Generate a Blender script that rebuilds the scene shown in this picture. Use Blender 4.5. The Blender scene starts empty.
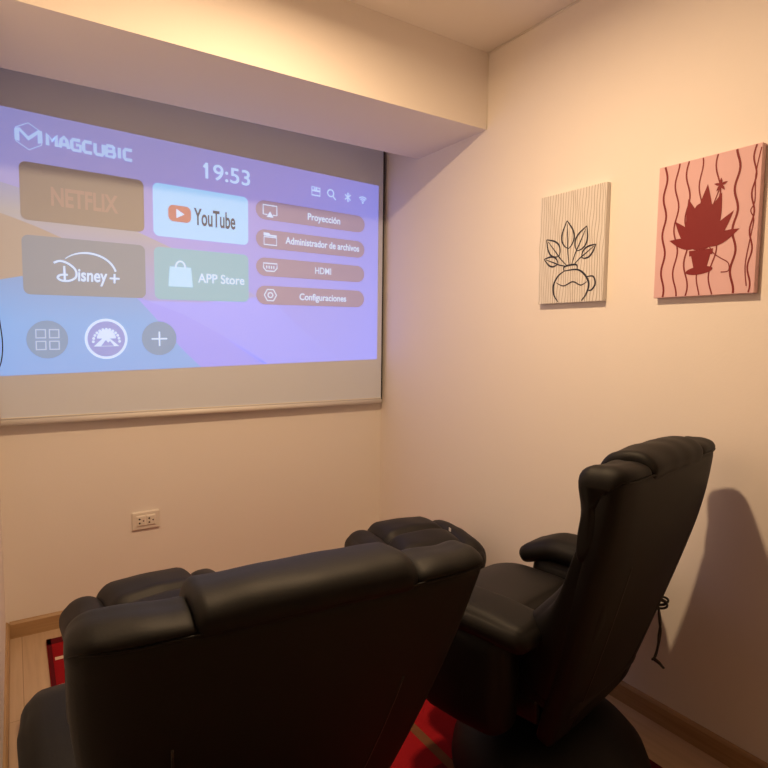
import bpy, bmesh, math, random
from mathutils import Vector, Matrix
random.seed(7)
C = bpy.context.scene.collection
SC = bpy.context.scene
rad = math.radians

# ------------------------------------------------------------------ materials
def new_mat(name):
    m = bpy.data.materials.new(name); m.use_nodes = True
    nt = m.node_tree
    return m, nt, nt.nodes['Principled BSDF']

def pmat(name, col, rough=.6, bump=0, bscale=200, spec=.5, var=0, vscale=6, metal=0, coords='Object'):
    m, nt, b = new_mat(name)
    b.inputs['Base Color'].default_value = (*col, 1)
    b.inputs['Roughness'].default_value = rough
    b.inputs['Specular IOR Level'].default_value = spec
    b.inputs['Metallic'].default_value = metal
    tc = nt.nodes.new('ShaderNodeTexCoord')
    if var:
        n = nt.nodes.new('ShaderNodeTexNoise'); n.inputs['Scale'].default_value = vscale
        nt.links.new(tc.outputs[coords], n.inputs['Vector'])
        r = nt.nodes.new('ShaderNodeMix'); r.data_type = 'RGBA'
        r.inputs['A'].default_value = (*[c*(1-var) for c in col], 1)
        r.inputs['B'].default_value = (*[min(1, c*(1+var)) for c in col], 1)
        nt.links.new(n.outputs['Fac'], r.inputs['Factor'])
        nt.links.new(r.outputs['Result'], b.inputs['Base Color'])
    if bump:
        n = nt.nodes.new('ShaderNodeTexNoise'); n.inputs['Scale'].default_value = bscale
        n.inputs['Detail'].default_value = 4
        nt.links.new(tc.outputs[coords], n.inputs['Vector'])
        bp = nt.nodes.new('ShaderNodeBump'); bp.inputs['Strength'].default_value = bump
        bp.inputs['Distance'].default_value = .002
        nt.links.new(n.outputs['Fac'], bp.inputs['Height'])
        nt.links.new(bp.outputs['Normal'], b.inputs['Normal'])
    return m

M = {}
M['wall'] = pmat('wall_paint', (.855, .80, .75), .75, bump=.12, bscale=120, spec=.25)
M['ceil'] = pmat('ceiling_paint', (.90, .85, .80), .9, bump=.1, bscale=120, spec=.2)
M['white'] = pmat('white_trim', (.85, .80, .72), .6)
M['leather'] = pmat('black_leather', (.0042, .0035, .0029), .58, bump=.10, bscale=300, spec=.26)
M['leather2'] = pmat('black_leather_seat', (.0095, .008, .0075), .55, bump=.10, bscale=300, spec=.35)
M['piping'] = pmat('piping_leather', (.014, .012, .010), .38)
M['blackplastic'] = pmat('black_plastic', (.012, .012, .012), .4)
M['metal'] = pmat('dark_metal', (.05, .05, .05), .4, metal=.8)
M['plate'] = pmat('outlet_plastic', (.80, .74, .66), .35)
M['hole'] = pmat('outlet_hole', (.03, .02, .015), .6)
M['screen'] = pmat('screen_fabric', (.69, .74, .83), .8, bump=.1, bscale=400, spec=.2)
M['bar'] = pmat('screen_bar_white', (.78, .74, .68), .4)
M['edge'] = pmat('screen_gap_shade', (.025, .02, .016), .7)  # near-black colour for the shade beside the screen
M['tag'] = pmat('white_tag', (.8, .76, .7), .7)

def wood_floor():
    m, nt, b = new_mat('laminate_floor')
    tc = nt.nodes.new('ShaderNodeTexCoord')
    mp = nt.nodes.new('ShaderNodeMapping'); mp.inputs['Rotation'].default_value = (0, 0, rad(90))
    nt.links.new(tc.outputs['Object'], mp.inputs['Vector'])
    br = nt.nodes.new('ShaderNodeTexBrick')
    br.inputs['Scale'].default_value = 1.0
    br.inputs['Brick Width'].default_value = 1.2; br.inputs['Row Height'].default_value = .19
    br.inputs['Mortar Size'].default_value = .0012
    br.inputs['Color1'].default_value = (.60, .44, .29, 1); br.inputs['Color2'].default_value = (.54, .385, .25, 1)
    br.inputs['Mortar'].default_value = (.30, .2, .12, 1)
    nt.links.new(mp.outputs['Vector'], br.inputs['Vector'])
    mp2 = nt.nodes.new('ShaderNodeMapping'); mp2.inputs['Scale'].default_value = (38, 2.2, 1)
    nt.links.new(tc.outputs['Object'], mp2.inputs['Vector'])
    n = nt.nodes.new('ShaderNodeTexNoise'); n.inputs['Scale'].default_value = 1.3; n.inputs['Detail'].default_value = 5
    nt.links.new(mp2.outputs['Vector'], n.inputs['Vector'])
    mx = nt.nodes.new('ShaderNodeMix'); mx.data_type = 'RGBA'; mx.blend_type = 'MULTIPLY'
    mx.inputs['Factor'].default_value = .45
    nt.links.new(br.outputs['Color'], mx.inputs['A']); nt.links.new(n.outputs['Color'], mx.inputs['B'])
    cr = nt.nodes.new('ShaderNodeValToRGB')
    cr.color_ramp.elements[0].position = .3; cr.color_ramp.elements[0].color = (.62, .58, .54, 1)
    cr.color_ramp.elements[1].position = .7; cr.color_ramp.elements[1].color = (1, 1, 1, 1)
    nt.links.new(n.outputs['Fac'], cr.inputs['Fac']); nt.links.new(cr.outputs['Color'], mx.inputs['B'])
    nt.links.new(mx.outputs['Result'], b.inputs['Base Color'])
    b.inputs['Roughness'].default_value = .42
    return m
M['floor'] = wood_floor()

def wood_trim():
    m, nt, b = new_mat('wood_baseboard')
    tc = nt.nodes.new('ShaderNodeTexCoord')
    mp = nt.nodes.new('ShaderNodeMapping'); mp.inputs['Scale'].default_value = (2.5, 2.5, 60)
    nt.links.new(tc.outputs['Object'], mp.inputs['Vector'])
    n = nt.nodes.new('ShaderNodeTexNoise'); n.inputs['Scale'].default_value = 1.5; n.inputs['Detail'].default_value = 5
    nt.links.new(mp.outputs['Vector'], n.inputs['Vector'])
    cr = nt.nodes.new('ShaderNodeValToRGB')
    cr.color_ramp.elements[0].position = .3; cr.color_ramp.elements[0].color = (.36, .22, .105, 1)
    cr.color_ramp.elements[1].position = .72; cr.color_ramp.elements[1].color = (.47, .30, .155, 1)
    nt.links.new(n.outputs['Fac'], cr.inputs['Fac']); nt.links.new(cr.outputs['Color'], b.inputs['Base Color'])
    b.inputs['Roughness'].default_value = .45
    return m
M['base'] = wood_trim()

# light the projector lays on the white cloth: cloth plus glow of the picture's colour
def glow(name, col, alb=.55, s=1.0):
    m, nt, b = new_mat(name)
    b.inputs['Base Color'].default_value = (alb, alb*1.07, alb*1.20, 1)
    b.inputs['Roughness'].default_value = .8; b.inputs['Specular IOR Level'].default_value = .2
    b.inputs['Emission Color'].default_value = (*col, 1)
    b.inputs['Emission Strength'].default_value = s
    return m
def glow_grad(name, stops, axis='u', alb=.58):
    """picture gradient along the picture's own u or v (UV map)"""
    m = glow(name, (1, 1, 1), alb); nt = m.node_tree; b = nt.nodes['Principled BSDF']
    tc = nt.nodes.new('ShaderNodeTexCoord'); sp = nt.nodes.new('ShaderNodeSeparateXYZ')
    nt.links.new(tc.outputs['UV'], sp.inputs['Vector'])
    cr = nt.nodes.new('ShaderNodeValToRGB')
    els = cr.color_ramp.elements
    while len(els) < len(stops): els.new(.5)
    for e, (p, c) in zip(els, stops): e.position = p; e.color = (*c, 1)
    if axis == 'd':
        ad = nt.nodes.new('ShaderNodeMath'); ad.operation = 'ADD'
        nt.links.new(sp.outputs['X'], ad.inputs[0]); nt.links.new(sp.outputs['Y'], ad.inputs[1])
        ml = nt.nodes.new('ShaderNodeMath'); ml.operation = 'MULTIPLY'; ml.inputs[1].default_value = .5
        nt.links.new(ad.outputs[0], ml.inputs[0]); nt.links.new(ml.outputs[0], cr.inputs['Fac'])
    else:
        nt.links.new(sp.outputs['X' if axis == 'u' else 'Y'], cr.inputs['Fac'])
    nt.links.new(cr.outputs['Color'], b.inputs['Emission Color'])
    return m

# ------------------------------------------------------------------ helpers
def link(name, me, mat, parent=None, smooth=True):
    o = bpy.data.objects.new(name, me); C.objects.link(o)
    if mat is not None: me.materials.append(mat)
    if smooth and len(me.polygons): me.polygons.foreach_set('use_smooth', [True]*len(me.polygons))
    if parent is not None: o.parent = parent
    return o
def from_bm(name, bm, mat, parent=None, smooth=True):
    bmesh.ops.recalc_face_normals(bm, faces=bm.faces)
    me = bpy.data.meshes.new(name); bm.to_mesh(me); bm.free()
    return link(name, me, mat, parent, smooth)
def tag(o, label=None, cat=None, group=None, kind=None):
    if label: o['label'] = label
    if cat: o['category'] = cat
    if group: o['group'] = group
    if kind: o['kind'] = kind
    return o
def empty(name, loc=(0, 0, 0), rz=0):
    o = bpy.data.objects.new(name, None); C.objects.link(o)
    o.empty_display_size = .1
    o.location = loc; o.rotation_euler = (0, 0, rz)
    return o
def add_box(bm, x0, x1, y0, y1, z0, z1, bev=0):
    r = bmesh.ops.create_cube(bm, size=1, matrix=Matrix.Translation(((x0+x1)/2, (y0+y1)/2, (z0+z1)/2)) @ Matrix.Diagonal((abs(x1-x0), abs(y1-y0), abs(z1-z0), 1)))
    if bev:
        es = list({e for v in r['verts'] for e in v.link_edges})
        bmesh.ops.bevel(bm, geom=es, offset=bev, segments=3, profile=.5, affect='EDGES')
def box(name, x0, x1, y0, y1, z0, z1, mat, parent=None, bev=0):
    bm = bmesh.new(); add_box(bm, x0, x1, y0, y1, z0, z1, bev)
    return from_bm(name, bm, mat, parent, smooth=False)
def catmull(pts, n=8, closed=False):
    P = [Vector(p) for p in pts]; out = []
    N = len(P); segs = N if closed else N-1
    for i in range(segs):
        if closed: a, b, c, d = P[i-1], P[i], P[(i+1) % N], P[(i+2) % N]
        else: a, b, c, d = P[max(i-1, 0)], P[i], P[i+1], P[min(i+2, N-1)]
        for k in range(n):
            t = k/n
            out.append(.5*((2*b)+(c-a)*t+(2*a-5*b+4*c-d)*t*t+(3*b-a-3*c+d)*t**3))
    if not closed: out.append(P[-1])
    return out
def add_tube(bm, pts, r, seg=8, closed=False):
    """tube along points; r a number or a list"""
    N = len(pts); rings = []; up = Vector((0, 0, 1)); prev = None
    for i, p in enumerate(pts):
        p = Vector(p)
        a = Vector(pts[i-1] if (closed or i) else pts[i]); b = Vector(pts[(i+1) % N] if (closed or i < N-1) else pts[i])
        t = (b-a).normalized()
        if prev is None:
            n = t.cross(up)
            if n.length < 1e-3: n = t.cross(Vector((1, 0, 0)))
            n.normalize()
        else:
            n = (prev - t*prev.dot(t)).normalized()
        prev = n; m = t.cross(n)
        rr = r[i] if isinstance(r, (list, tuple)) else r
        rings.append([bm.verts.new(p + rr*(math.cos(2*math.pi*k/seg)*n + math.sin(2*math.pi*k/seg)*m)) for k in range(seg)])
    for i in range(N if closed else N-1):
        A, B = rings[i], rings[(i+1) % N]
        for k in range(seg):
            bm.faces.new((A[k], A[(k+1) % seg], B[(k+1) % seg], B[k]))
    if not closed:
        bm.faces.new(rings[0][::-1]); bm.faces.new(rings[-1])
def tube(name, pts, r, mat, parent=None, seg=8, closed=False):
    bm = bmesh.new(); add_tube(bm, pts, r, seg, closed)
    return from_bm(name, bm, mat, parent)
def lathe(name, prof, mat, parent=None, n=64, loc=(0, 0, 0)):
    bm = bmesh.new(); rings = []
    for r, z in prof:
        if r < 1e-6: rings.append([bm.verts.new((loc[0], loc[1], loc[2]+z))])
        else: rings.append([bm.verts.new((loc[0]+r*math.cos(2*math.pi*k/n), loc[1]+r*math.sin(2*math.pi*k/n), loc[2]+z)) for k in range(n)])
    for A, B in zip(rings, rings[1:]):
        if len(A) == 1 and len(B) == 1: continue
        for k in range(n):
            if len(A) == 1: bm.faces.new((A[0], B[k], B[(k+1) % n]))
            elif len(B) == 1: bm.faces.new((A[k], A[(k+1) % n], B[0]))
            else: bm.faces.new((A[k], A[(k+1) % n], B[(k+1) % n], B[k]))
    return from_bm(name, bm, mat, parent)

def cushion(name, c, size, r, mat, parent=None, n=(14, 14, 14), puff=(0, 0, 0), warp=None, xf=None, wrinkle=0, wseed=0):
    """upholstered block: rounded box with puffed faces; warp(p, q) edits a point (q = -1..1 box coords)"""
    h = Vector((size[0]/2, size[1]/2, size[2]/2)); rr = min(r, *(x*.999 for x in h))
    bm = bmesh.new(); cache = {}
    def V(i, j, k):
        key = (i, j, k)
        if key in cache: return cache[key]
        q = Vector((2*i/n[0]-1, 2*j/n[1]-1, 2*k/n[2]-1))
        # crowd the rows towards the edges so that the rounding stays smooth
        q = Vector([math.copysign(1-(1-abs(a))**1.25, a) for a in q])
        p = Vector((q[0]*h[0], q[1]*h[1], q[2]*h[2]))
        inn = Vector([max(-(h[a]-rr), min(h[a]-rr, p[a])) for a in range(3)])
        d = p-inn
        if d.length > 1e-9: p = inn + d.normalized()*rr
        s = [1-a*a for a in q]
        p = Vector((p[0] + puff[0]*q[0]*s[1]*s[2], p[1] + puff[1]*q[1]*s[0]*s[2], p[2] + puff[2]*q[2]*s[0]*s[1]))
        if wrinkle:
            from mathutils import noise
            nn = noise.noise(Vector((p[0]*14+wseed, p[1]*14, p[2]*9)))
            p += p.normalized()*wrinkle*nn
        if warp: p = warp(p, q)
        p = p + Vector(c)
        if xf: p = xf(p)
        cache[key] = bm.verts.new(p); return cache[key]
    def face(f):
        try: bm.faces.new(f)
        except ValueError: pass
    for a, b, w in ((0, 1, 2), (1, 2, 0), (0, 2, 1)):
        for side in (0, n[w]):
            for i in range(n[a]):
                for j in range(n[b]):
                    def K(ii, jj):
                        t = [0, 0, 0]; t[a] = ii; t[b] = jj; t[w] = side; return V(*t)
                    face((K(i, j), K(i+1, j), K(i+1, j+1), K(i, j+1)))
    return from_bm(name, bm, mat, parent)

def roll(name, prof, u0, u1, r0, r1, mat, parent, xf, n=26, cap=8, taper=None, sag=0, wr=0, seed=0):
    """upholstered roll: closed side profile (forward, up) swept across from u0 to u1 with rounded ends of radius r0 / r1"""
    from mathutils import noise
    P = [(p[0], p[1]) for p in catmull([(a, b, 0) for a, b in prof], 5, True)]
    cx = sum(p[0] for p in P)/len(P); cz = sum(p[1] for p in P)/len(P)
    us = [u0+r0*(1-math.cos(math.pi/2*k/cap)) for k in range(cap)]
    us += [lerp(u0+r0, u1-r1, k/n) for k in range(n+1)]
    us += [u1-r1*(1-math.cos(math.pi/2*k/cap)) for k in range(cap-1, -1, -1)]
    bm = bmesh.new(); rings = []
    for u in us:
        d0, d1 = u-u0, u1-u; off = 0
        if d0 < r0: off = r0-math.sqrt(max(0, r0*r0-(r0-d0)**2))
        if d1 < r1: off = max(off, r1-math.sqrt(max(0, r1*r1-(r1-d1)**2)))
        t = (u-u0)/(u1-u0); ring = []
        for a, b in P:
            L = math.hypot(a-cx, b-cz); k = max(.08, 1-off/max(L, 1e-4))
            v, w = cx+(a-cx)*k, cz+(b-cz)*k
            w += sag*4*t*(1-t)*max(0, (b-cz))/.09
            if wr:
                q = noise.noise(Vector((u*16+seed, v*14, w*11)))*wr
                v += q*(a-cx)/max(L, 1e-4); w += q*(b-cz)/max(L, 1e-4)
            ring.append(bm.verts.new(xf(Vector((u, v, w)))))
        rings.append(ring)
    m = len(P)
    for A, Bq in zip(rings, rings[1:]):
        for k in range(m): bm.faces.new((A[k], A[(k+1) % m], Bq[(k+1) % m], Bq[k]))
    bm.faces.new(rings[0]); bm.faces.new(rings[-1][::-1])
    return from_bm(name, bm, mat, parent)

def lerp(a, b, t): return a+(b-a)*t
def smooth(e0, e1, x):
    t = max(0, min(1, (x-e0)/(e1-e0))); return t*t*(3-2*t)

# ------------------------------------------------------------------ the room  (metres; x=0 right wall, y=0 far wall)
XL = -1.762; H = 2.4; YB = -4.6; XH = -3.1; YD = -2.05
def st(o): o['kind'] = 'structure'; return o
st(box('floor', XH-.1, .1, YB-.1, .1, -.1, 0, M['floor']))
st(box('ceiling', XH-.1, .1, YB-.1, .1, H, H+.1, M['ceil']))
st(box('wall_far', XL-.1, .1, 0, .1, 0, H, M['wall']))
st(box('wall_right', 0, .1, YB, 0, 0, H, M['wall']))
# left wall stops at the doorway the photographer stands in; the hall runs on behind it
st(box('wall_left', XL-.1, XL, YD, 0, 0, H, M['wall']))
st(box('wall_hall', XH, XL-.1, YD, YD+.1, 0, H, M['wall']))
st(box('wall_hall_end', XH-.1, XH, YB, YD+.1, 0, H, M['wall']))
st(box('wall_back', XH-.1, .1, YB-.1, YB, 0, H, M['wall']))
BY1, BY0, BZ = -.801, -.316, 2.092
st(box('trim_1', XL, 0, BY1, BY0, BZ, H, M['wall']))            # the dropped beam
def baseboard(name, a, b, nrm, hgt=.068, t=.012):
    bm = bmesh.new(); a = Vector(a); b = Vector(b); nrm = Vector(nrm)
    prof = [(0, 0), (t, 0), (t, hgt-.01), (t*.55, hgt-.002), (t*.25, hgt), (0, hgt)]
    A = [bm.verts.new(a+nrm*u+Vector((0, 0, z))) for u, z in prof]; B = [bm.verts.new(b+nrm*u+Vector((0, 0, z))) for u, z in prof]
    for i in range(len(prof)):
        j = (i+1) % len(prof); bm.faces.new((A[i], A[j], B[j], B[i]))
    bm.faces.new(A); bm.faces.new(B[::-1])
    return st(from_bm(name, bm, M['base'], smooth=False))
baseboard('baseboard_far', (XL+.012, 0, 0), (-.012, 0, 0), (0, -1, 0))
baseboard('baseboard_right', (0, YB, 0), (0, 0, 0), (-1, 0, 0))
baseboard('baseboard_left', (XL, YD, 0), (XL, 0, 0), (1, 0, 0))
st(tube('trim_2', [(-.001, YB, H-.003), (-.001, BY1, H-.003)], .0045, M['white'], seg=6))   # filler bead, ceiling to right wall
st(tube('trim_3', [(-.001, BY1-.001, BZ), (-.001, BY1-.001, H)], .003, M['white'], seg=6))

# ------------------------------------------------------------------ ceiling lamp (just above the frame) and its light
LX, LY, LZ = -1.02, -1.50, 2.325
lamp = tag(empty('ceiling_lamp', (LX, LY, 2.4)), 'short white cylinder ceiling lamp hanging in front of the beam', 'ceiling lamp')
lathe('housing', [(0, 0), (.066, 0), (.068, -.002), (.068, -.067), (.066, -.070), (.060, -.070), (.060, -.063), (0, -.063)], M['white'], lamp)
dm, dnt, db = new_mat('lamp_diffuser'); db.inputs['Emission Color'].default_value = (1, .78, .5, 1); db.inputs['Emission Strength'].default_value = 6
lathe('diffuser', [(0, -.067), (.058, -.067), (.058, -.065), (0, -.065)], dm, lamp)
ld = bpy.data.lights.new('ceiling_lamp_light', 'AREA'); ld.shape = 'DISK'; ld.size = .10; ld.energy = 27.4; ld.color = (1, .682, .388)
lo = bpy.data.objects.new('ceiling_lamp_light', ld); C.objects.link(lo); lo.location = (0, 0, LZ-2.4); lo.parent = lamp

# ------------------------------------------------------------------ projection screen
SY = -.040
scr = tag(empty('projection_screen', (-.888, SY, .863)), 'pull-down projector screen showing a purple and blue app menu', 'projector screen')
def W2S(o):                      # parts are written in room coordinates
    o.matrix_parent_inverse = Matrix.Translation((.888, -SY, -.863)); return o
SX0, SX1, SZ = -1.750, -.018, .863
bm = bmesh.new(); add_box(bm, SX0, SX1-.008, SY, SY+.0012, SZ+.02, 2.32)
W2S(from_bm('cloth', bm, M['screen'], scr, smooth=False))
W2S(tag(box('gap_shade_strip', SX1-.008, SX1, SY-.0004, SY+.002, SZ+.02, 2.32, M['edge'], scr), 'dark strip for the shaded gap along the right side'))  # dark strip paints in the shade of the gap between cloth and wall
bm = bmesh.new(); prof = []
for a in range(16):
    t = 2*math.pi*a/16; prof.append((SY-.001+.009*math.cos(t), SZ+.0125+.0125*math.sin(t)*(1 if abs(math.sin(t)) < .9 else .97)))
A = [bm.verts.new((SX0-.001, y, z)) for y, z in prof]; B = [bm.verts.new((SX1-.008, y, z)) for y, z in prof]
for i in range(16): bm.faces.new((A[i], A[(i+1) % 16], B[(i+1) % 16], B[i]))
bm.faces.new(A); bm.faces.new(B[::-1])
W2S(from_bm('bottom_bar', bm, M['bar'], scr))
W2S(box('bar_lip', SX0, SX1-.008, SY-.0035, SY+.001, SZ+.026, SZ+.031, M['bar'], scr, .001))
bm = bmesh.new(); add_tube(bm, [(SX0-.004, -.045, 2.345), (SX1+.01, -.045, 2.345)], .036, 24)
W2S(tag(from_bm('roller_case', bm, M['bar'], scr), 'white tube the cloth rolls into'))

# picture (u 0..1 left to right, v 0..1 top to bottom), slightly keystoned on the cloth
PX0, PX1 = -1.7455, -.0545
def pic(u, v, lay=1):
    x = PX0+1.698*u
    zt = 2.059 - .046*u; zb = 1.056 + .047*u
    return Vector((x, SY-.0006*lay, zt+(zb-zt)*v))
ASP = 1.698/.955            # width over height
def flat(name, polys, lay, mat, label=None, parent=None, grid=None):
    """one flat piece of the projected picture; polys in (u,v)"""
    bm = bmesh.new(); uvl = bm.loops.layers.uv.new('UVMap')
    for k, poly in enumerate(polys):
        vs = [bm.verts.new(pic(u, v, lay+.25*k/len(polys))) for u, v in poly]
        f = bm.faces.new(vs)
        for l, (u, v) in zip(f.loops, poly): l[uvl].uv = (u, v)
    bmesh.ops.triangulate(bm, faces=list(bm.faces))
    for f in bm.faces:
        if f.normal.y > 0: f.normal_flip()
    me = bpy.data.meshes.new(name); bm.to_mesh(me); bm.free()
    o = link(name, me, mat, parent or picture, smooth=False)
    if label: o['label'] = label
    return o
def rrect(u0, u1, v0, v1, ru, n=8):
    rv = ru*ASP; out = []
    rv = min(rv, (v1-v0)/2*.999); ru = rv/ASP
    for cu, cv, a0 in ((u1-ru, v1-rv, 0), (u0+ru, v1-rv, 90), (u0+ru, v0+rv, 180), (u1-ru, v0+rv, 270)):
        for k in range(n+1):
            a = rad(a0+90*k/n); out.append((cu+ru*math.cos(a), cv+rv*math.sin(a)))
    return out
def ell(u, v, ru, n=40, a0=0, a1=360):
    m = n if a1-a0 == 360 else n+1
    return [(u+ru*math.cos(rad(a0+(a1-a0)*k/n)), v+ru*ASP*math.sin(rad(a0+(a1-a0)*k/n))) for k in range(m)]
def stroke(pts, w, closed=False, taper=None):
    """quads of a line of width w (in u units) through (u,v) points"""
    P = [Vector((p[0], p[1]/ASP)) for p in pts]; N = len(P); L = []
    for i, p in enumerate(P):
        a = P[i-1] if (closed or i) else P[i]; b = P[(i+1) % N] if (closed or i < N-1) else P[i]
        t = (b-a).normalized() if (b-a).length > 1e-9 else Vector((1, 0)); nn = Vector((-t[1], t[0]))
        ww = w*(taper[i] if taper else 1)
        L.append((p+nn*ww/2, p-nn*ww/2))
    out = []
    for i in range(N if closed else N-1):
        (a, b), (c, d) = L[i], L[(i+1) % N]
        out.append([(q[0], q[1]*ASP) for q in (a, c, d, b)])
    return out
_font = {}
def text_polys(s, u0, v0, u1, v1, shear=0, bold=0):
    """outline of the word as triangles stretched into the box u0..u1, v0 (top)..v1 (bottom)"""
    cu = bpy.data.curves.new('lettering', 'FONT'); cu.body = s; cu.resolution_u = 6; cu.offset = bold
    cu.shear = shear
    ob = bpy.data.objects.new('lettering', cu); C.objects.link(ob)
    dg = bpy.context.evaluated_depsgraph_get(); dg.update()
    me = ob.evaluated_get(dg).to_mesh()
    P = [v.co.copy() for v in me.vertices]; F = [list(p.vertices) for p in me.polygons]
    ob.evaluated_get(dg).to_mesh_clear()
    bpy.data.objects.remove(ob); bpy.data.curves.remove(cu)
    xs = [p.x for p in P]; ys = [p.y for p in P]
    x0, x1, y0, y1 = min(xs), max(xs), min(ys), max(ys)
    Q = [(u0+(p.x-x0)/(x1-x0)*(u1-u0), v1-(p.y-y0)/(y1-y0)*(v1-v0)) for p in P]
    return [[Q[i] for i in f] for f in F]

G = {}
G['bg'] = glow_grad('picture_backdrop', [(0, (.15, .165, .44)), (.22, (.16, .165, .46)), (.40, (.17, .165, .54)), (.55, (.13, .16, .62)), (.75, (.12, .17, .71)), (1, (.13, .19, .80))], 'd', .47)
G['pale'] = glow_grad('picture_pale_band', [(0, (.12, .155, .36)), (.30, (.13, .16, .30)), (.38, (.20, .20, .22)), (.5, (.15, .17, .34)), (.7, (.12, .16, .5)), (1, (.12, .16, .6))], 'v', .49)
G['peach'] = glow('picture_peach', (.18, .13, .10), .5)
G['blue'] = glow_grad('picture_blue', [(0, (.08, .22, .48)), (.62, (.07, .22, .50)), (.8, (.06, .28, .66)), (1, (.07, .27, .66))], 'v', .38)
G['violet'] = glow('picture_violet', (.10, .15, .74), .48)
G['lilac'] = glow('picture_lilac', (.12, .18, .78), .48)
G['brown'] = glow('tile_dark', (.004, .004, .004), .58)
G['white'] = glow('tile_white', (.16, .46, .80), .5)
G['grey'] = glow('tile_grey', (.065, .115, .175), .44)
G['green'] = glow('tile_green', (.07, .31, .43), .44)
G['pill'] = glow('button_dusty_rose', (.12, .08, .20), .48)
G['circ'] = glow('button_grey_blue', (.03, .17, .36), .40)
G['ink'] = glow('picture_white_ink', (.36, .55, .85), .5)
G['soft'] = glow('picture_soft_white', (.24, .36, .62), .48)
G['logo'] = glow('picture_pale_blue_ink', (.27, .43, .74), .5)
G['bagc'] = glow('picture_pale_cyan', (.22, .52, .80), .48)
G['red'] = glow('picture_red', (.28, .03, .03), .5)
G['dim'] = glow('picture_dim_red', (.095, .035, .028), .60)
G['darktx'] = glow('picture_dark_letters', (.02, .03, .05), .25)
G['cblue'] = glow('button_blue', (.10, .18, .55), .4)

picture = flat('projected_picture', [[(0, 0), (.9959, 0), (.9959, 1), (0, 1)]], 1, G['bg'], 'projected home screen menu', parent=scr)
picture.matrix_parent_inverse = Matrix.Translation((.888, -SY, -.863))
# backdrop shapes
cur = [(p[0], p[1]) for p in catmull([(0, .27, 0), (.18, .34, 0), (.33, .43, 0), (.45, .52, 0), (.6, .66, 0), (.72, .80, 0), (.86, 1, 0)], 8)]
flat('backdrop_pale_wave', [[(0, .27)]+cur[1:]+[(0, 1)]], 1.3, G['pale'])
flat('backdrop_lilac_wave', [[(.30, .70), (.45, .70), (.60, .665), (.66, .70), (.72, .80), (.86, 1), (.55, 1)], ], 1.5, G['lilac'])
flat('backdrop_violet_wave', [[(.26, .69), (.30, .69), (.40, .755), (.50, .85), (.62, .995), (.63, 1), (.42, 1)]], 1.6, G['violet'])
flat('backdrop_peach_wave', [[(0, .385)]+[(p[0], p[1]) for p in catmull([(.012, .39, 0), (.05, .41, 0), (.106, .445, 0), (.20, .52, 0), (.28, .66, 0)], 6)]+[(.2, .66), (.05, .62), (0, .64)]], 1.7, G['peach'])
flat('backdrop_blue_wave', [[(0, .64), (.048, .62), (.15, .64), (.29, .69)]+[(p[0], p[1]) for p in catmull([(.295, .698, 0), (.345, .80, 0), (.395, .91, 0), (.445, 1, 0)], 6)]+[(0, 1)]], 1.9, G['blue'])
# app tiles
T = [('app_tile', .0505, .311, .187, .406, 'brown', 'dark tile with dim red lettering'), ('app_tile', .332, .577, .187, .415, 'white', 'white tile with a red play badge'),
     ('app_tile', .0505, .311, .462, .689, 'grey', 'grey tile with script lettering under an arc'), ('app_tile', .332, .577, .462, .691, 'green', 'green tile with a shopping bag')]
for nm, u0, u1, v0, v1, g, lb in T: flat(nm, [rrect(u0, u1, v0, v1, .014)], 3, G[g], lb)
# NETFLIX
flat('tile_lettering', text_polys('NETFLIX', .111, .268, .252, .341, bold=.03), 4, G['dim'], 'dim red capitals')
# YouTube
flat('play_badge', [rrect(.368, .4245, .272, .344, .013)], 4, G['red'], 'red badge')
flat('play_triangle', [[(.388, .288), (.408, .308), (.388, .328)]], 5, G['ink'], 'white triangle')
flat('tile_lettering', text_polys('YouTube', .432, .272, .541, .349, bold=.02), 4, G['darktx'], 'dark lettering')
# Disney+
arc = [(.150+.001*0+.0, .572)]
arc = [(.182+.062*math.cos(rad(a)), .600+.086*math.sin(rad(a))) for a in range(222, 352, 6)]
flat('lettering_arc', stroke(arc, .0042, taper=[.35+.65*min(1, i/8) for i in range(len(arc))]), 4, G['ink'])
dpoly = []
dpoly += stroke([(p[0], p[1]) for p in catmull([(.112, .562, 0), (.125, .553, 0), (.142, .562, 0), (.156, .585, 0), (.157, .612, 0), (.145, .628, 0), (.128, .630, 0), (.119, .619, 0), (.125, .608, 0), (.140, .606, 0)], 6)], .0042)
dpoly += stroke([(.133, .572), (.1335, .632)], .0042)
dpoly += text_polys('isney', .161, .580, .224, .646, shear=.05, bold=.02)
dpoly += stroke([(.229, .611), (.251, .611)], .0042) + stroke([(.240, .592), (.2395, .631)], .0042)
flat('tile_lettering', dpoly, 4.5, G['ink'], 'white script lettering with a plus')
# APP Store
bag = [(.3695, .544), (.4225, .544), (.4265, .632), (.3655, .632)]
flat('shopping_bag', [bag], 4, G['bagc'], 'pale blue bag')
flat('bag_handle', stroke([(.396+.012*math.cos(rad(a)), .548+.030*math.sin(rad(a))) for a in range(180, 361, 12)], .004), 5, G['ink'])
flat('tile_lettering', text_polys('APP Store', .440, .566, .565, .609, bold=.014), 4, G['ink'], 'white lettering')
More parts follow.
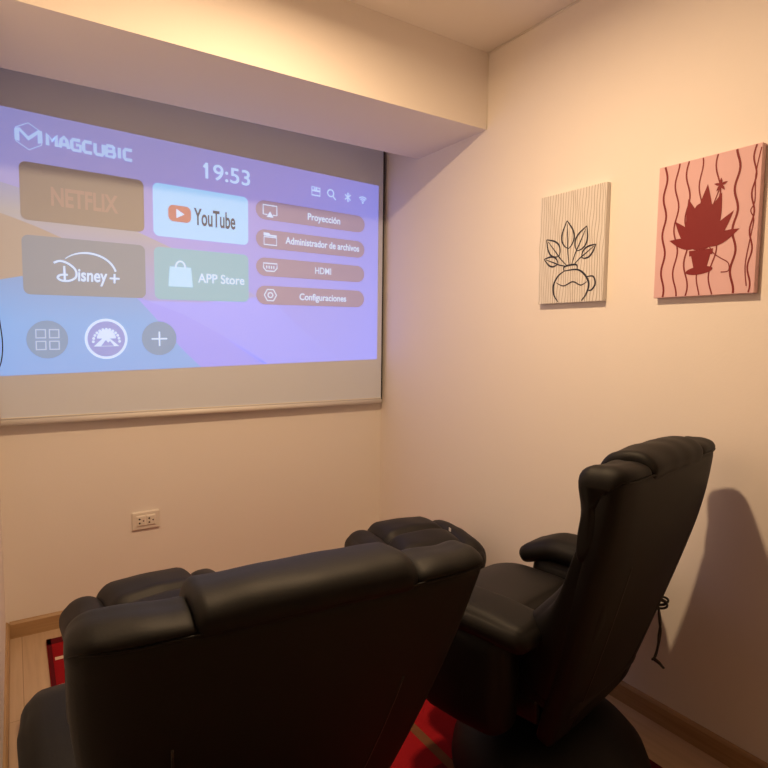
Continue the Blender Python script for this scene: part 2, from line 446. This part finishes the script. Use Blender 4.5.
# menu pills
pl = [(.187, .281, 'Proyección', .755, .861, .216, .262), (.328, .422, 'Administrador de archivos', .686, .927, .352, .388), (.466, .559, 'HDMI', .779, .831, .494, .528), (.605, .700, 'Configuraciones', .729, .883, .636, .682)]
for v0, v1, s, u0, u1, t0, t1 in pl:
    flat('menu_button', [rrect(.598, .947, v0, v1, .03, 12)], 3, G['pill'], 'dusty rose pill button')
    flat('button_lettering', text_polys(s, u0, t0, u1, t1, bold=.004 if s == 'HDMI' else .018), 4, G['ink'])
def ring(u0, u1, v0, v1, w): return stroke([(u0, v0), (u1, v0), (u1, v1), (u0, v1)], w, True)
cy = .236
flat('button_icon', stroke([(.632, cy+.018), (.620, cy+.018), (.620, cy-.028), (.660, cy-.028), (.660, cy+.018), (.648, cy+.018)], .003)+[[(.640, cy+.002), (.650, cy+.03), (.630, cy+.03)]], 4, G['ink'], 'cast icon')
cy = .374
flat('button_icon', ring(.622, .659, cy-.010, cy+.028, .003)+[[(.621, cy-.016), (.621, cy-.030), (.636, cy-.030), (.641, cy-.022), (.659, cy-.022), (.659, cy-.014)]], 4, G['ink'], 'folder icon')
cy = .512
flat('button_icon', stroke([(.620, cy-.018), (.660, cy-.018), (.660, cy+.004), (.652, cy+.02), (.628, cy+.02), (.620, cy+.004)], .003, True)+[[(.628+.007*i, cy-.006), (.631+.007*i, cy-.006), (.631+.007*i, cy+.008), (.628+.007*i, cy+.008)] for i in range(4)], 4, G['ink'], 'video plug icon')
cy = .652
flat('button_icon', stroke([(.640+.018*math.cos(rad(a)), cy+.018*ASP*math.sin(rad(a))) for a in range(0, 360, 60)], .003, True)+stroke(ell(.640, cy, .007, 20), .003, True), 4, G['ink'], 'hexagon gear icon')
# round buttons
for u, g in ((.0945, 'circ'), (.341, 'circ')): flat('round_button', [ell(u, .864, .0425)], 3, G[g], 'grey round button')
flat('round_button', [ell(.2185, .864, .0475)], 3, G['ink'], 'white ring button')
flat('button_face', [ell(.2185, .864, .0415)], 3.5, G['cblue'])
sq = []
for du in (-.0135, .0135):
    for dv in (-.023, .023): sq += ring(.0945+du-.0095, .0945+du+.0095, .864+dv-.016, .864+dv+.016, .0035)
flat('grid_icon', sq, 4, G['soft'])
flat('plus_icon', stroke([(.322, .866), (.360, .866)], .0038)+stroke([(.341, .834), (.341, .898)], .0038), 4, G['ink'])
mt = [[(.190, .895), (.212, .858), (.2165, .862), (.2215, .856), (.247, .895)]]
mt += [ell(.2185, .862, .021, 24, 180, 360)]
flat('mountain_emblem', mt, 4, G['ink'], 'white mountain')
flat('mountain_shade', [[(.206, .893), (.217, .868), (.222, .880), (.226, .872), (.235, .893)], ], 4.5, G['cblue'])
stars = []
for a in range(180, 361, 15):
    stars += [ell(.2185+.029*math.cos(rad(a)), .875+.029*ASP*math.sin(rad(a)), .0034, 6)]
flat('star_ring', stars, 4, G['ink'], 'arc of small white stars')
# maker's logo and clock
hexa = [(.0715+.028*math.cos(rad(a)), .092+.028*ASP*math.sin(rad(a))) for a in range(30, 390, 60)]
flat('logo_hexagon', stroke(hexa, .0016, True), 3, G['logo'])
flat('logo_emblem', [[(.045, .072), (.054, .066), (.054, .116), (.045, .112)], [(.049, .068), (.055, .066), (.074, .097), (.071, .108)], [(.071, .108), (.068, .097), (.091, .062), (.097, .066)], [(.089, .066), (.098, .064), (.098, .108), (.089, .113)]], 3.3, G['logo'], 'angular M emblem')
def block_letters(s, u0, u1, v0, v1, w):
    sh = {'M': [[(0, 1), (0, 0), (.5, .55), (1, 0), (1, 1)]], 'A': [[(0, 1), (.2, .25), (.5, 0), (.8, .25), (1, 1)], [(.15, .68), (.85, .68)]],
          'G': [[(1, .05), (.15, .05), (0, .2), (0, .85), (.15, 1), (1, 1), (1, .5), (.5, .5)]], 'C': [[(1, .03), (.15, .03), (0, .2), (0, .85), (.15, 1), (1, 1)]],
          'U': [[(0, 0), (0, .85), (.15, 1), (.85, 1), (1, .85), (1, 0)]], 'B': [[(0, 0), (0, 1), (.9, 1), (1, .88), (1, .62), (.9, .5), (.1, .5)], [(.9, .5), (.9, .06), (.8, 0), (0, 0)]], 'I': [[(.5, 0), (.5, 1)]]}
    out = []; wd = [.45 if ch == 'I' else 1 for ch in s]; tot = sum(wd)+.38*(len(s)-1); x = 0
    for ch, k in zip(s, wd):
        a = u0+(u1-u0)*x/tot; b = u0+(u1-u0)*(x+k)/tot
        for pl_ in sh[ch]: out += stroke([(lerp(a, b, p[0]), lerp(v0, v1, p[1])) for p in pl_], w)
        x += k+.38
    return out
flat('logo_lettering', block_letters('MAGCUBIC', .108, .286, .070, .112, .0072), 3, G['logo'], 'pale blue block capitals')
flat('clock_digits', stroke([(.4585, .082), (.4675, .063)], .0055)+text_polys('19:53', .463, .060, .583, .132, bold=.008), 3, G['ink'], 'white clock digits')
# status icons
flat('status_icon', ring(.768, .794, .095, .118, .0035)+ring(.768, .776, .076, .092, .003)+ring(.784, .794, .078, .092, .003)+stroke([(.781, .074), (.781, .095)], .003), 3, G['ink'], 'robot face icon')
flat('status_icon', stroke(ell(.829, .092, .010, 20), .0034, True)+stroke([(.836, .106), (.846, .124)], .0036), 3, G['ink'], 'magnifier icon')
flat('status_icon', stroke([(.877, .084), (.896, .110), (.887, .122), (.887, .072), (.896, .084), (.877, .110)], .0036), 3, G['ink'], 'wireless rune icon')
wf = []
for r in (.006, .012, .018): wf += stroke([(.939+r*math.cos(rad(a)), .112+r*ASP*math.sin(rad(a))) for a in range(225, 316, 10)], .003)
wf += [ell(.939, .113, .003, 10)]
flat('status_icon', wf, 3, G['ink'], 'wireless waves icon')

# ------------------------------------------------------------------ outlet
out = tag(empty('wall_outlet', (-1.2316, 0, .401)), 'white double power outlet on the far wall below the screen', 'power outlet')
cushion('cover_plate', (0, -.005, 0), (.114, .010, .080), .004, M['plate'], out, n=(16, 6, 12))
box('socket_module', -.041, .041, -.0125, -.008, -.024, .024, M['plate'], out, .0015)
for sx in (-.020, .020):
    f = cushion('socket', (sx, -.0125, 0), (.036, .004, .044), .002, M['plate'], out, n=(8, 4, 8))
    bm = bmesh.new()
    for hx, hz, hw, hh in ((-.007, .009, .005, .006), (-.007, -.009, .005, .005), (.009, .0, .004, .004)):
        bmesh.ops.create_cone(bm, cap_ends=True, segments=14, radius1=hw*.8, radius2=hw*.8, depth=.001, matrix=Matrix.Translation((sx+hx, -.0147, hz)) @ Matrix.Rotation(rad(90), 4, 'X'))
    from_bm('pin_holes', bm, M['hole'], f)

# ------------------------------------------------------------------ canvases on the right wall (drawn in canvas coords a right, b up as seen from the room)
def canvas(name, y0, y1, z0, z1, mat, label):
    o = tag(empty(name, (0, (y0+y1)/2, (z0+z1)/2)), label, 'canvas picture', 'painted canvases on the right wall')
    w = abs(y1-y0); h = z1-z0
    bm = bmesh.new(); add_box(bm, -.0215, -.0015, -w/2, w/2, -h/2, h/2, .0015)
    from_bm('canvas', bm, mat, o, smooth=False)
    def place(a, b, lay=1): return Vector((-.0217-.0003*lay, w/2-a*w, -h/2+b*h))      # a=0 is the far (left) side
    return o, place, w, h
def paint(name, polys, place, lay, mat, parent, label=None):
    bm = bmesh.new()
    for k, poly in enumerate(polys):
        try: bm.faces.new([bm.verts.new(place(a, b, lay+k*.5/len(polys))) for a, b in poly])
        except ValueError: pass
    bmesh.ops.triangulate(bm, faces=list(bm.faces))
    for f in bm.faces:
        if f.normal.x > 0: f.normal_flip()
    me = bpy.data.meshes.new(name); bm.to_mesh(me); bm.free()
    o = link(name, me, mat, parent, smooth=False)
    if label: o['label'] = label
    return o
def pstroke(pts, w, asp, closed=False, taper=None):
    P = [Vector((p[0], p[1]*asp)) for p in pts]; N = len(P); L = []
    for i, p in enumerate(P):
        a = P[i-1] if (closed or i) else P[i]; b = P[(i+1) % N] if (closed or i < N-1) else P[i]
        t = (b-a).normalized() if (b-a).length > 1e-9 else Vector((0, 1)); nn = Vector((-t[1], t[0]))
        ww = w*(taper(i/(N-1)) if taper else 1)
        L.append((p+nn*ww/2, p-nn*ww/2))
    o = []
    for i in range(N if closed else N-1):
        (a, b), (c, d) = L[i], L[(i+1) % N]
        o.append([(q[0], q[1]/asp) for q in (a, c, d, b)])
    return o
def cm(pts, n=8, closed=False): return [(p[0], p[1]) for p in catmull([(a, b, 0) for a, b in pts], n, closed)]
CREAM = pmat('canvas_cream', (.76, .73, .70), .8, bump=.2, bscale=700)
GREYP = pmat('paint_grey_brown', (.47, .42, .38), .8)
NAVY = pmat('paint_black_blue', (.022, .022, .035), .6)
PINK = pmat('canvas_pink', (.73, .47, .49), .8, bump=.2, bscale=700)
RED = pmat('paint_red', (.21, .007, .010), .65)
REDL = pmat('paint_dark_red', (.20, .012, .012), .65)

o1, pl1, w1, h1 = canvas('canvas_picture', -1.1324, -1.4185, 1.3513, 1.7443, CREAM, 'cream canvas with grey wavy lines and a black line drawing')
asp = h1/w1
ln = []
for i in range(26):
    a0 = .02+i*.0385
    ph = random.random()*1.0
    pts = [(a0+.010*math.sin(b*9+i*.55+ph*.4)+.006*math.sin(b*21+i*1.1), b) for b in [k/28 for k in range(29)]]
    ln += pstroke(pts, .0085*(.8+.5*random.random()), asp)
paint('wavy_lines', ln, pl1, 1, GREYP, o1, 'thin grey wavy lines')
# generic line drawing: a leafy sprig in a round jug
dr = []
W = .015
def S(pts, w=1, n=10, closed=False): dr.extend(pstroke(cm(pts, n, closed), W*w, asp, closed, None if closed else (lambda t: .6+.8*math.sin(math.pi*min(max(t, .04), .96)))))
S([(.34, .012), (.27, .08), (.26, .17), (.33, .25), (.43, .29)], 1.2)
S([(.43, .29), (.62, .29), (.74, .235), (.80, .15), (.76, .06), (.70, .012)], 1.3)
S([(.42, .29), (.43, .33), (.60, .335), (.62, .29)], 1.1)
S([(.77, .22), (.86, .215), (.89, .15), (.84, .10), (.79, .10)], 1.1)
S([(.30, .19), (.42, .155), (.56, .185), (.68, .15), (.77, .175)], .8)
for st_, tip, wd in (((.47, .33), (.12, .60), .085), ((.50, .33), (.44, .74), .095), ((.53, .33), (.74, .66), .085), ((.56, .33), (.88, .49), .06), ((.46, .33), (.09, .42), .06)):
    a, t = Vector((st_[0], st_[1]*asp)), Vector((tip[0], tip[1]*asp)); d = t-a; L = d.length; d.normalize(); nn = Vector((-d[1], d[0]))
    def pt(f, o): p = a+d*(L*f)+nn*o; return (p[0], p[1]/asp)
    S([pt(0, 0), pt(.3, .012), pt(.55, .006), pt(.92, 0)], .8)
    for sg in (1, -1):
        S([pt(.38, 0), pt(.46, sg*wd*.62), pt(.60, sg*wd), pt(.76, sg*wd*.85), pt(.91, sg*wd*.35), pt(1, 0)], 1.05)
paint('line_drawing', dr, pl1, 2, NAVY, o1, 'black outline drawing')

o2, pl2, w2, h2 = canvas('canvas_picture', -1.6031, -1.8925, 1.3502, 1.7439, PINK, 'pink canvas with red wavy lines and a red silhouette')
asp = h2/w2
ln = []
def wav(a0, b0, b1, amp, k, ph, w, drift=0):
    n = 40
    return pstroke([(a0+drift*(t-.5)+amp*math.sin(k*t*math.pi+ph), lerp(b0, b1, t)) for t in [i/n for i in range(n+1)]], w, asp)
for a0, amp, k, ph, w, dr_ in ((.085, .018, 7, .5, .021, .02), (.215, .022, 6, 1.4, .016, .03), (.33, .022, 6, .2, .016, .03), (.46, .018, 6, 2.2, .013, .03), (.61, .030, 5, 2.6, .014, -.02), (.795, .020, 7, 1.2, .021, .0), (.945, .016, 8, .3, .015, .0)):
    paint('wavy_line', wav(a0, .005, .995, amp, k, ph, w, -dr_), pl2, 1, REDL, o2)
paint('wavy_line', pstroke(cm([(.99, .97), (.955, .80), (.96, .62), (.93, .56), (.96, .50), (.945, .40), (.91, .2), (.93, .05)]), .010, asp), pl2, 1.2, REDL, o2)
paint('curl', pstroke(cm([(.56, .36), (.61, .30), (.68, .26), (.755, .22), (.76, .165), (.69, .16)]), .010, asp), pl2, 1.4, REDL, o2)
sil = []
# generic silhouette: a bushy pot plant with broad leaves
def blob(a, b, ra, rb=None, rot=0, n=28, wob=0):
    rb = rb or ra; r0 = rad(rot); o = []
    for i in range(n):
        t = 2*math.pi*i/n; k = 1+wob*math.sin(5*t+a*20)
        x, y = ra*k*math.cos(t), rb*k*math.sin(t)
        o.append((a+x*math.cos(r0)-y*math.sin(r0), b+(x*math.sin(r0)+y*math.cos(r0))/asp))
    return o
def leaf(a0, b0, a1, b1, w):
    p, q = Vector((a0, b0*asp)), Vector((a1, b1*asp)); d = q-p; nn = Vector((-d[1], d[0])).normalized()
    L = []; R_ = []
    for i in range(13):
        t = i/12; ww = w*math.sin(math.pi*t**.8)
        c = p+d*t; L.append(c+nn*ww); R_.append(c-nn*ww)
    return [(v[0], v[1]/asp) for v in L+R_[::-1][1:-1]]
sil.append([(.385, .31), (.585, .31), (.55, .20), (.42, .20)])
sil.append([(.365, .335), (.605, .335), (.600, .295), (.37, .295)])
sil.append(blob(.475, .185, .135, .040, 4))
for lf in ((.48, .33, .52, .80, .085), (.47, .33, .33, .72, .08), (.49, .33, .66, .72, .085), (.46, .33, .20, .57, .06), (.50, .33, .78, .58, .06), (.46, .36, .15, .43, .055), (.52, .36, .84, .45, .058), (.46, .34, .33, .60, .09), (.50, .34, .58, .60, .10)):
    sil.append(leaf(*lf))
sil.append(blob(.48, .47, .145, .17, 0, wob=.06)); sil.append(blob(.49, .60, .11, .10, 0, wob=.05))
for i in range(5):
    a = rad(90+72*i); sil.append(leaf(.645, .775, .645+.068*math.cos(a), .775+.068*math.sin(a)/asp, .013))
paint('silhouette', sil, pl2, 2, RED, o2, 'red plant silhouette')
paint('flower_stem', pstroke(cm([(.645, .77), (.60, .68), (.56, .60)]), .010, asp), pl2, 2.5, REDL, o2)

# ------------------------------------------------------------------ rug
def rug_mat():
    m, nt, b = new_mat('rug_red_pile')
    tc = nt.nodes.new('ShaderNodeTexCoord')
    n = nt.nodes.new('ShaderNodeTexNoise'); n.inputs['Scale'].default_value = 400
    nt.links.new(tc.outputs['Object'], n.inputs['Vector'])
    mx = nt.nodes.new('ShaderNodeMix'); mx.data_type = 'RGBA'
    mx.inputs['A'].default_value = (.22, .005, .009, 1); mx.inputs['B'].default_value = (.33, .010, .015, 1)
    nt.links.new(n.outputs['Fac'], mx.inputs['Factor']); nt.links.new(mx.outputs['Result'], b.inputs['Base Color'])
    bp = nt.nodes.new('ShaderNodeBump'); bp.inputs['Strength'].default_value = .6; bp.inputs['Distance'].default_value = .004
    nt.links.new(n.outputs['Fac'], bp.inputs['Height']); nt.links.new(bp.outputs['Normal'], b.inputs['Normal'])
    b.inputs['Roughness'].default_value = .95; b.inputs['Specular IOR Level'].default_value = .1
    return m
RX0, RX1, RY0, RY1 = -1.630, -.185, -2.25, -.105
rug = tag(empty('area_rug', ((RX0+RX1)/2, (RY0+RY1)/2, 0)), 'red area rug with dark stripes and cream blocks under the recliners', 'rug')
hx, hy = (RX1-RX0)/2, (RY1-RY0)/2
cushion('pile', (0, 0, .004), (2*hx, 2*hy, .008), .003, rug_mat(), rug, n=(30, 40, 4))
bands = bmesh.new(); brown = bmesh.new()
def strip(bm, x0, x1, y0, y1, z=.0084): add_box(bm, x0, x1, y0, y1, z-.0008, z)
DK = pmat('rug_dark_red', (.10, .006, .010), .95, bump=.5, bscale=400, spec=.1)
CRm = pmat('rug_cream', (.66, .50, .38), .95, bump=.5, bscale=400, spec=.1)
BRm = pmat('rug_brown', (.14, .055, .025), .95, bump=.5, bscale=400, spec=.1)
strip(bands, -hx+.002, -hx+.016, -hy, hy); strip(bands, hx-.026, hx-.002, -hy, hy)
strip(bands, -hx, hx, hy-.05, hy-.002); strip(bands, -hx, hx, -hy+.002, -hy+.05)
for k in range(9):
    y = hy-.05-.2*k
    for x in (-hx+.022, -hx+.32, -hx+.585, hx-.145):
        cr_b = bmesh.new(); strip(cr_b, x, x+.055, y-.135, y-.113, .0086); from_bm('cream_block', cr_b, CRm, rug, False)
for x in (-.23, .2, .5): strip(brown, x, x+.03, -hy+.05, hy-.05, .0085)
for k in range(4): strip(bands, -hx, hx, hy-.42-.48*k, hy-.395-.48*k, .0083)
from_bm('dark_stripes', bands, DK, rug, False); from_bm('brown_stripes', brown, BRm, rug, False)

# ------------------------------------------------------------------ recliners
L1, L2, PIP = M['leather'], M['leather2'], M['piping']
def recliner(loc, rz, lean, label, bend=0, arm_y=0, size=1, lift=0, arm_u=.280):
    o = tag(empty('recliner_chair', loc, rz), label, 'recliner', 'black leather recliners facing the screen')
    th = rad(lean); PY, PZ = -.065, .205
    o.scale = (size, size, size)
    tilt = math.tan(rad(25-lean))*.75
    def B(p):          # back coordinates (across, forward, up along the back) -> chair
        p = Vector((p[0], p[1]+bend*max(0, p[2]-.50)**2+.012*max(0, (abs(p[0])-.215)/.082)**2.2, p[2]))      # the head end curves forward
        return Vector((p[0], PY + p[1]*math.cos(th) - p[2]*math.sin(th), PZ + p[2]*math.cos(th) + p[1]*math.sin(th)))
    def hw(w): return lerp(.215, .300, smooth(-.06, .62, w)**.8)
    # --- base
    lathe('base', [(0, 0), (.252, 0), (.262, .008), (.265, .03), (.260, .065), (.244, .105), (.21, .142), (.155, .170), (.10, .182), (0, .184)], L1, o, loc=(-.025, .045, 0))
    lathe('swivel_post', [(0, .18), (.05, .18), (.05, .235), (0, .235)], M['metal'], o, 24, loc=(-.025, .045, 0))
    box('seat_frame', -.20, .20, -.02, .30, .232, .30, M['blackplastic'], o, .012)
    # --- seat
    def seatw(p, q):
        p.z -= .028*smooth(.10, .16, p.y+.0)*0
        return p
    cushion('seat_cushion', (0, .010, .330), (.40, .23, .122), .04, L2, o, n=(22, 16, 10), puff=(0, 0, .012))
    def padw(p, q):
        f = max(0, q.y)
        p.x *= 1-.13*f**3
        p.z -= .035*max(0, q.y)**2
        return p
    cushion('seat_pad', (0, .250, .392), (.41, .30, .122), .034, L2, o, n=(22, 18, 10), puff=(0, .015, .014), warp=padw)
    # --- arms
    for s in (-1, 1):
        def boxw(p, q):
            p.z += .05*max(0, -q.y)*max(0, -q.z)*0
            p.x -= s*.012*max(0, -q.y)
            return p
        a = cushion('armrest', (s*.272, .145+arm_y, .348), (.105, .25, .27), .045, L1, o, n=(10, 20, 12), puff=(.006, .01, 0), warp=boxw)
        def armw(p, q):
            f = smooth(.05, 1, q.y)
            p.z -= .040*f*f + .010*smooth(.2, 1, -q.y)
            p.x -= s*.016*max(0, -q.y)
            p.x *= 1-.12*max(0, q.y)**4 - .10*max(0, -q.y)**4
            return p
        cushion('arm_pad', (s*arm_u, .130+arm_y, .510), (.150, .370, .064), .031, L1, a, n=(14, 28, 12), puff=(.004, .006, .008), warp=armw, wrinkle=.003, wseed=s*3)
    # --- back shell
    def shellw(p, q):
        w = p.z+.36
        p.x *= hw(w)/.299
        p.z -= .006*smooth(.85, 1, abs(q.x))*smooth(.7, 1, q.z)
        p.y -= .020*(1-q.x*q.x)*(1-q.z*q.z)*(1 if q.y < 0 else 0)
        p.y += .004*abs(q.x)**4
        return p
    sh = cushion('back_panel', (0, .022, .3585), (.600, .044, .717), .016, L1, o, n=(30, 8, 36), warp=shellw, xf=B)
    # vertical seams on the rear corners
    for s in (-1, 1):
        tube('back_seam', [B((s*.18*hw(w)/.295, -.0005-.0195*(1-(.18/.295)**2)*(1-((w-.3585)/.3585)**2)+.0012, w)) for w in [.03+.02*i for i in range(25)]], .0022, PIP, sh, 6)
    # --- centre back cushion
    def cbw(p, q):
        p.z += .01*q.x*q.x; return p
    tl = math.tan(th)
    cushion('back_cushion', (0, .068, .335), (.33, .09, .52), .04, L2, o, n=(18, 12, 26), puff=(0, .02, 0), warp=cbw, xf=B)
    # --- side bolsters: lower one follows the back, upper one is the head wing
    for s in (-1, 1):
        def loww(p, q):
            w = p.z+.33
            p.x += s*(hw(w)-.300)
            if q.y > 0: p.y += (.092*math.exp(-((w-.22)/.16)**2)-.046)*q.y
            return p
        cushion('lower_bolster', (s*.232, .058, .33), (.134, .112, .48), .050, L1, o, n=(12, 14, 26), puff=(.006, .008, 0), warp=loww, xf=B, wrinkle=.003, wseed=s)
        prof = [(.001, .714), (.010, .7225), (.034, .7205), (.060, .7095), (.087, .696), (.105, .664), (.084, .60), (.070, .545), (.055, .51), (.038, .51), (.026, .55), (.022, .64), (.020, .695)]
        prof = [(a-.12*max(0, a-.05), b+(tilt*a+lift if b > .66 and a > .002 else 0)) for a, b in prof]
        ua, ub = (.154, .302) if s > 0 else (-.302, -.150)
        wg = roll('head_wing', prof, ua, ub, .022 if s > 0 else .034, .034 if s > 0 else .022, L1, o, B, n=16, sag=.004, wr=.004, seed=s*5+lean)
    # --- headrest pillow draped over the top
    prof = [(-.001, .705), (-.003, .722), (.004, .734), (.022, .740), (.046, .7365), (.074, .722), (.100, .698), (.115, .655), (.119, .60), (.110, .55), (.08, .53), (.04, .535), (.022, .58), (.016, .66)]
    prof = [(a+.25*max(0, a-.06), b+(tilt*a+lift*.6 if b > .71 else (tilt*a if b > .6 else 0))) for a, b in prof]
    hd = roll('headrest', prof, -.160, .164, .016, .028, L1, o, B, n=30, sag=.005, wr=.003, seed=lean)
    # --- rim piping between the panel and the lobes
    rim = [(-.286, .004, .711), (-.282, .003, .712), (-.275, .002, .7135), (-.262, .0012, .714), (-.185, .000, .7145), (-.1, -.001, .714), (0, -.001, .714)]
    rim = rim+[(-a, b, c) for a, b, c in rim[-2::-1]]
    tube('rim_piping', [B(p) for p in catmull(rim, 6)], .0021, L1, sh, 8)
    return o, B

rl, Bl = recliner((-1.344, -1.641, .0092), rad(-3.8), 24.5, 'black leather recliner seen from behind, in the left foreground near the camera', arm_y=-.055, arm_u=.304, size=.993)
rr, Br = recliner((-.431, -1.672, .0092), rad(11.5), 16.5, 'black leather recliner at right seen from its side, close to the right wall', bend=.45, size=1.025, lift=.004)

# power cord hanging behind the right recliner
def cordpath():
    P = []
    c = Br((.205, .006, .265))
    for k in range(52):
        t = k/51*2*math.pi*3.2
        P.append(Vector((c.x+.004*math.sin(t*.7)-.010*math.cos(t), c.y-.012+.004*k/51+.018*math.cos(t), c.z+.004+.011*math.sin(t)+.006*math.sin(t*.45)-.004*k/51)))
    for d in ((.004, -.012, -.03), (.008, -.014, -.06), (.000, -.014, -.09), (.004, -.012, -.12), (-.010, -.012, -.145), (-.028, -.010, -.150)):
        P.append(Vector((c.x+d[0], c.y+d[1], c.z+d[2])))
    return P, c
cp, cc = cordpath()
cord = tube('power_cord', catmull(cp, 3), .0032, M['blackplastic'], rr, 6)
cord['label'] = 'coiled black power cord'
tube('cord_strand', catmull([Vector((cc.x-.012, cc.y-.014, cc.z-.01)), Vector((cc.x-.004, cc.y-.016, cc.z-.05)), Vector((cc.x+.006, cc.y-.016, cc.z-.085)), Vector((cc.x-.004, cc.y-.014, cc.z-.125)), Vector((cc.x-.020, cc.y-.012, cc.z-.148))], 5), .0034, M['blackplastic'], cord, 6)
tube('plug', [Vector((cc.x-.022, cc.y-.014, cc.z-.150)), Vector((cc.x-.002, cc.y-.020, cc.z-.166)), Vector((cc.x+.014, cc.y-.026, cc.z-.184))], [.005, .0045, .0035], M['blackplastic'], cord, 8)

# ------------------------------------------------------------------ ottomans
def ottoman(loc, rz, label, tagged=False):
    o = tag(empty('ottoman', loc, rz), label, 'ottoman', 'black leather ottomans in front of the recliners')
    lathe('base', [(0, 0), (.192, 0), (.20, .008), (.202, .03), (.196, .065), (.175, .105), (.13, .135), (.07, .148), (0, .15)], L1, o, 48)
    lathe('swivel_post', [(0, .145), (.04, .145), (.04, .22), (0, .22)], M['metal'], o, 24)
    cushion('frame', (0, 0, .275), (.40, .34, .13), .03, L1, o, n=(14, 14, 8))
    for s in (-1, 1):
        def sw(p, q):
            p.z -= .02*abs(q.y)**3; return p
        cushion('side_bolster', (s*.180, 0, .362), (.125, .385, .125), .058, L2, o, n=(14, 22, 14), puff=(.006, .008, .008), warp=sw, wrinkle=.005, wseed=s*9)
    def pw(p, q):
        if q.z > 0:
            p.z -= .030*math.exp(-((p.y+.03)/.016)**2)          # crease across the pad
            p.z -= .018*abs(q.y)**3
        return p
    cushion('top_pad', (0, .0, .380), (.292, .392, .135), .055, L2, o, n=(20, 40, 14), puff=(0, .008, .016), warp=pw, wrinkle=.004, wseed=2)
    if tagged:
        box('care_tag', .149, .1505, -.035, -.020, .39, .44, M['tag'], o)['label'] = 'small white tag'
    return o
ottoman((-1.360, -.895, .0092), rad(4), 'black leather ottoman at left, in front of the left recliner')
ottoman((-.372, -.842, .0092), rad(-9), 'black leather ottoman at right, near the corner beyond the right recliner', True)

# ------------------------------------------------------------------ loose cord by the left wall
tag(tube('black_cord', catmull([(XL+.004, -.10, 1.62), (XL+.006, -.10, 1.50), (XL+.012, -.10, 1.38), (XL+.0225, -.10, 1.27), (XL+.029, -.10, 1.185), (XL+.024, -.10, 1.12), (XL+.010, -.10, 1.075), (XL+.003, -.10, 1.06)], 8), .0022, M['blackplastic'], seg=6),
    'thin black cord bulging from the left wall beside the projected picture', 'cord')

# ------------------------------------------------------------------ camera, world, view
cd = bpy.data.cameras.new('camera'); cam = bpy.data.objects.new('camera', cd); C.objects.link(cam)
YAW, PIT, ROL = rad(32.811), rad(-4.6199), rad(.6635)
F = Vector((math.sin(YAW)*math.cos(PIT), math.cos(YAW)*math.cos(PIT), math.sin(PIT)))
r0 = Vector((math.cos(YAW), -math.sin(YAW), 0)); u0 = r0.cross(F)
r1 = r0*math.cos(ROL)+u0*math.sin(ROL); u1 = -r0*math.sin(ROL)+u0*math.cos(ROL)
m = Matrix((r1, u1, -F)).transposed().to_4x4(); m.translation = (-1.7011, -2.6686, 1.219)
cam.matrix_world = m
cd.sensor_fit = 'HORIZONTAL'; cd.sensor_width = 36; cd.lens = 36*575.49/768; cd.clip_start = .01
SC.camera = cam
w = bpy.data.worlds.new('world'); SC.world = w; w.use_nodes = True
w.node_tree.nodes['Background'].inputs['Color'].default_value = (.9, .6, .4, 1)
w.node_tree.nodes['Background'].inputs['Strength'].default_value = .02
SC.view_settings.view_transform = 'Standard'; SC.view_settings.look = 'None'
SC.view_settings.gamma = 1; SC.view_settings.use_curve_mapping = False
SC.view_settings.exposure = 0.0
SC.cycles.max_bounces = 10; SC.cycles.diffuse_bounces = 6
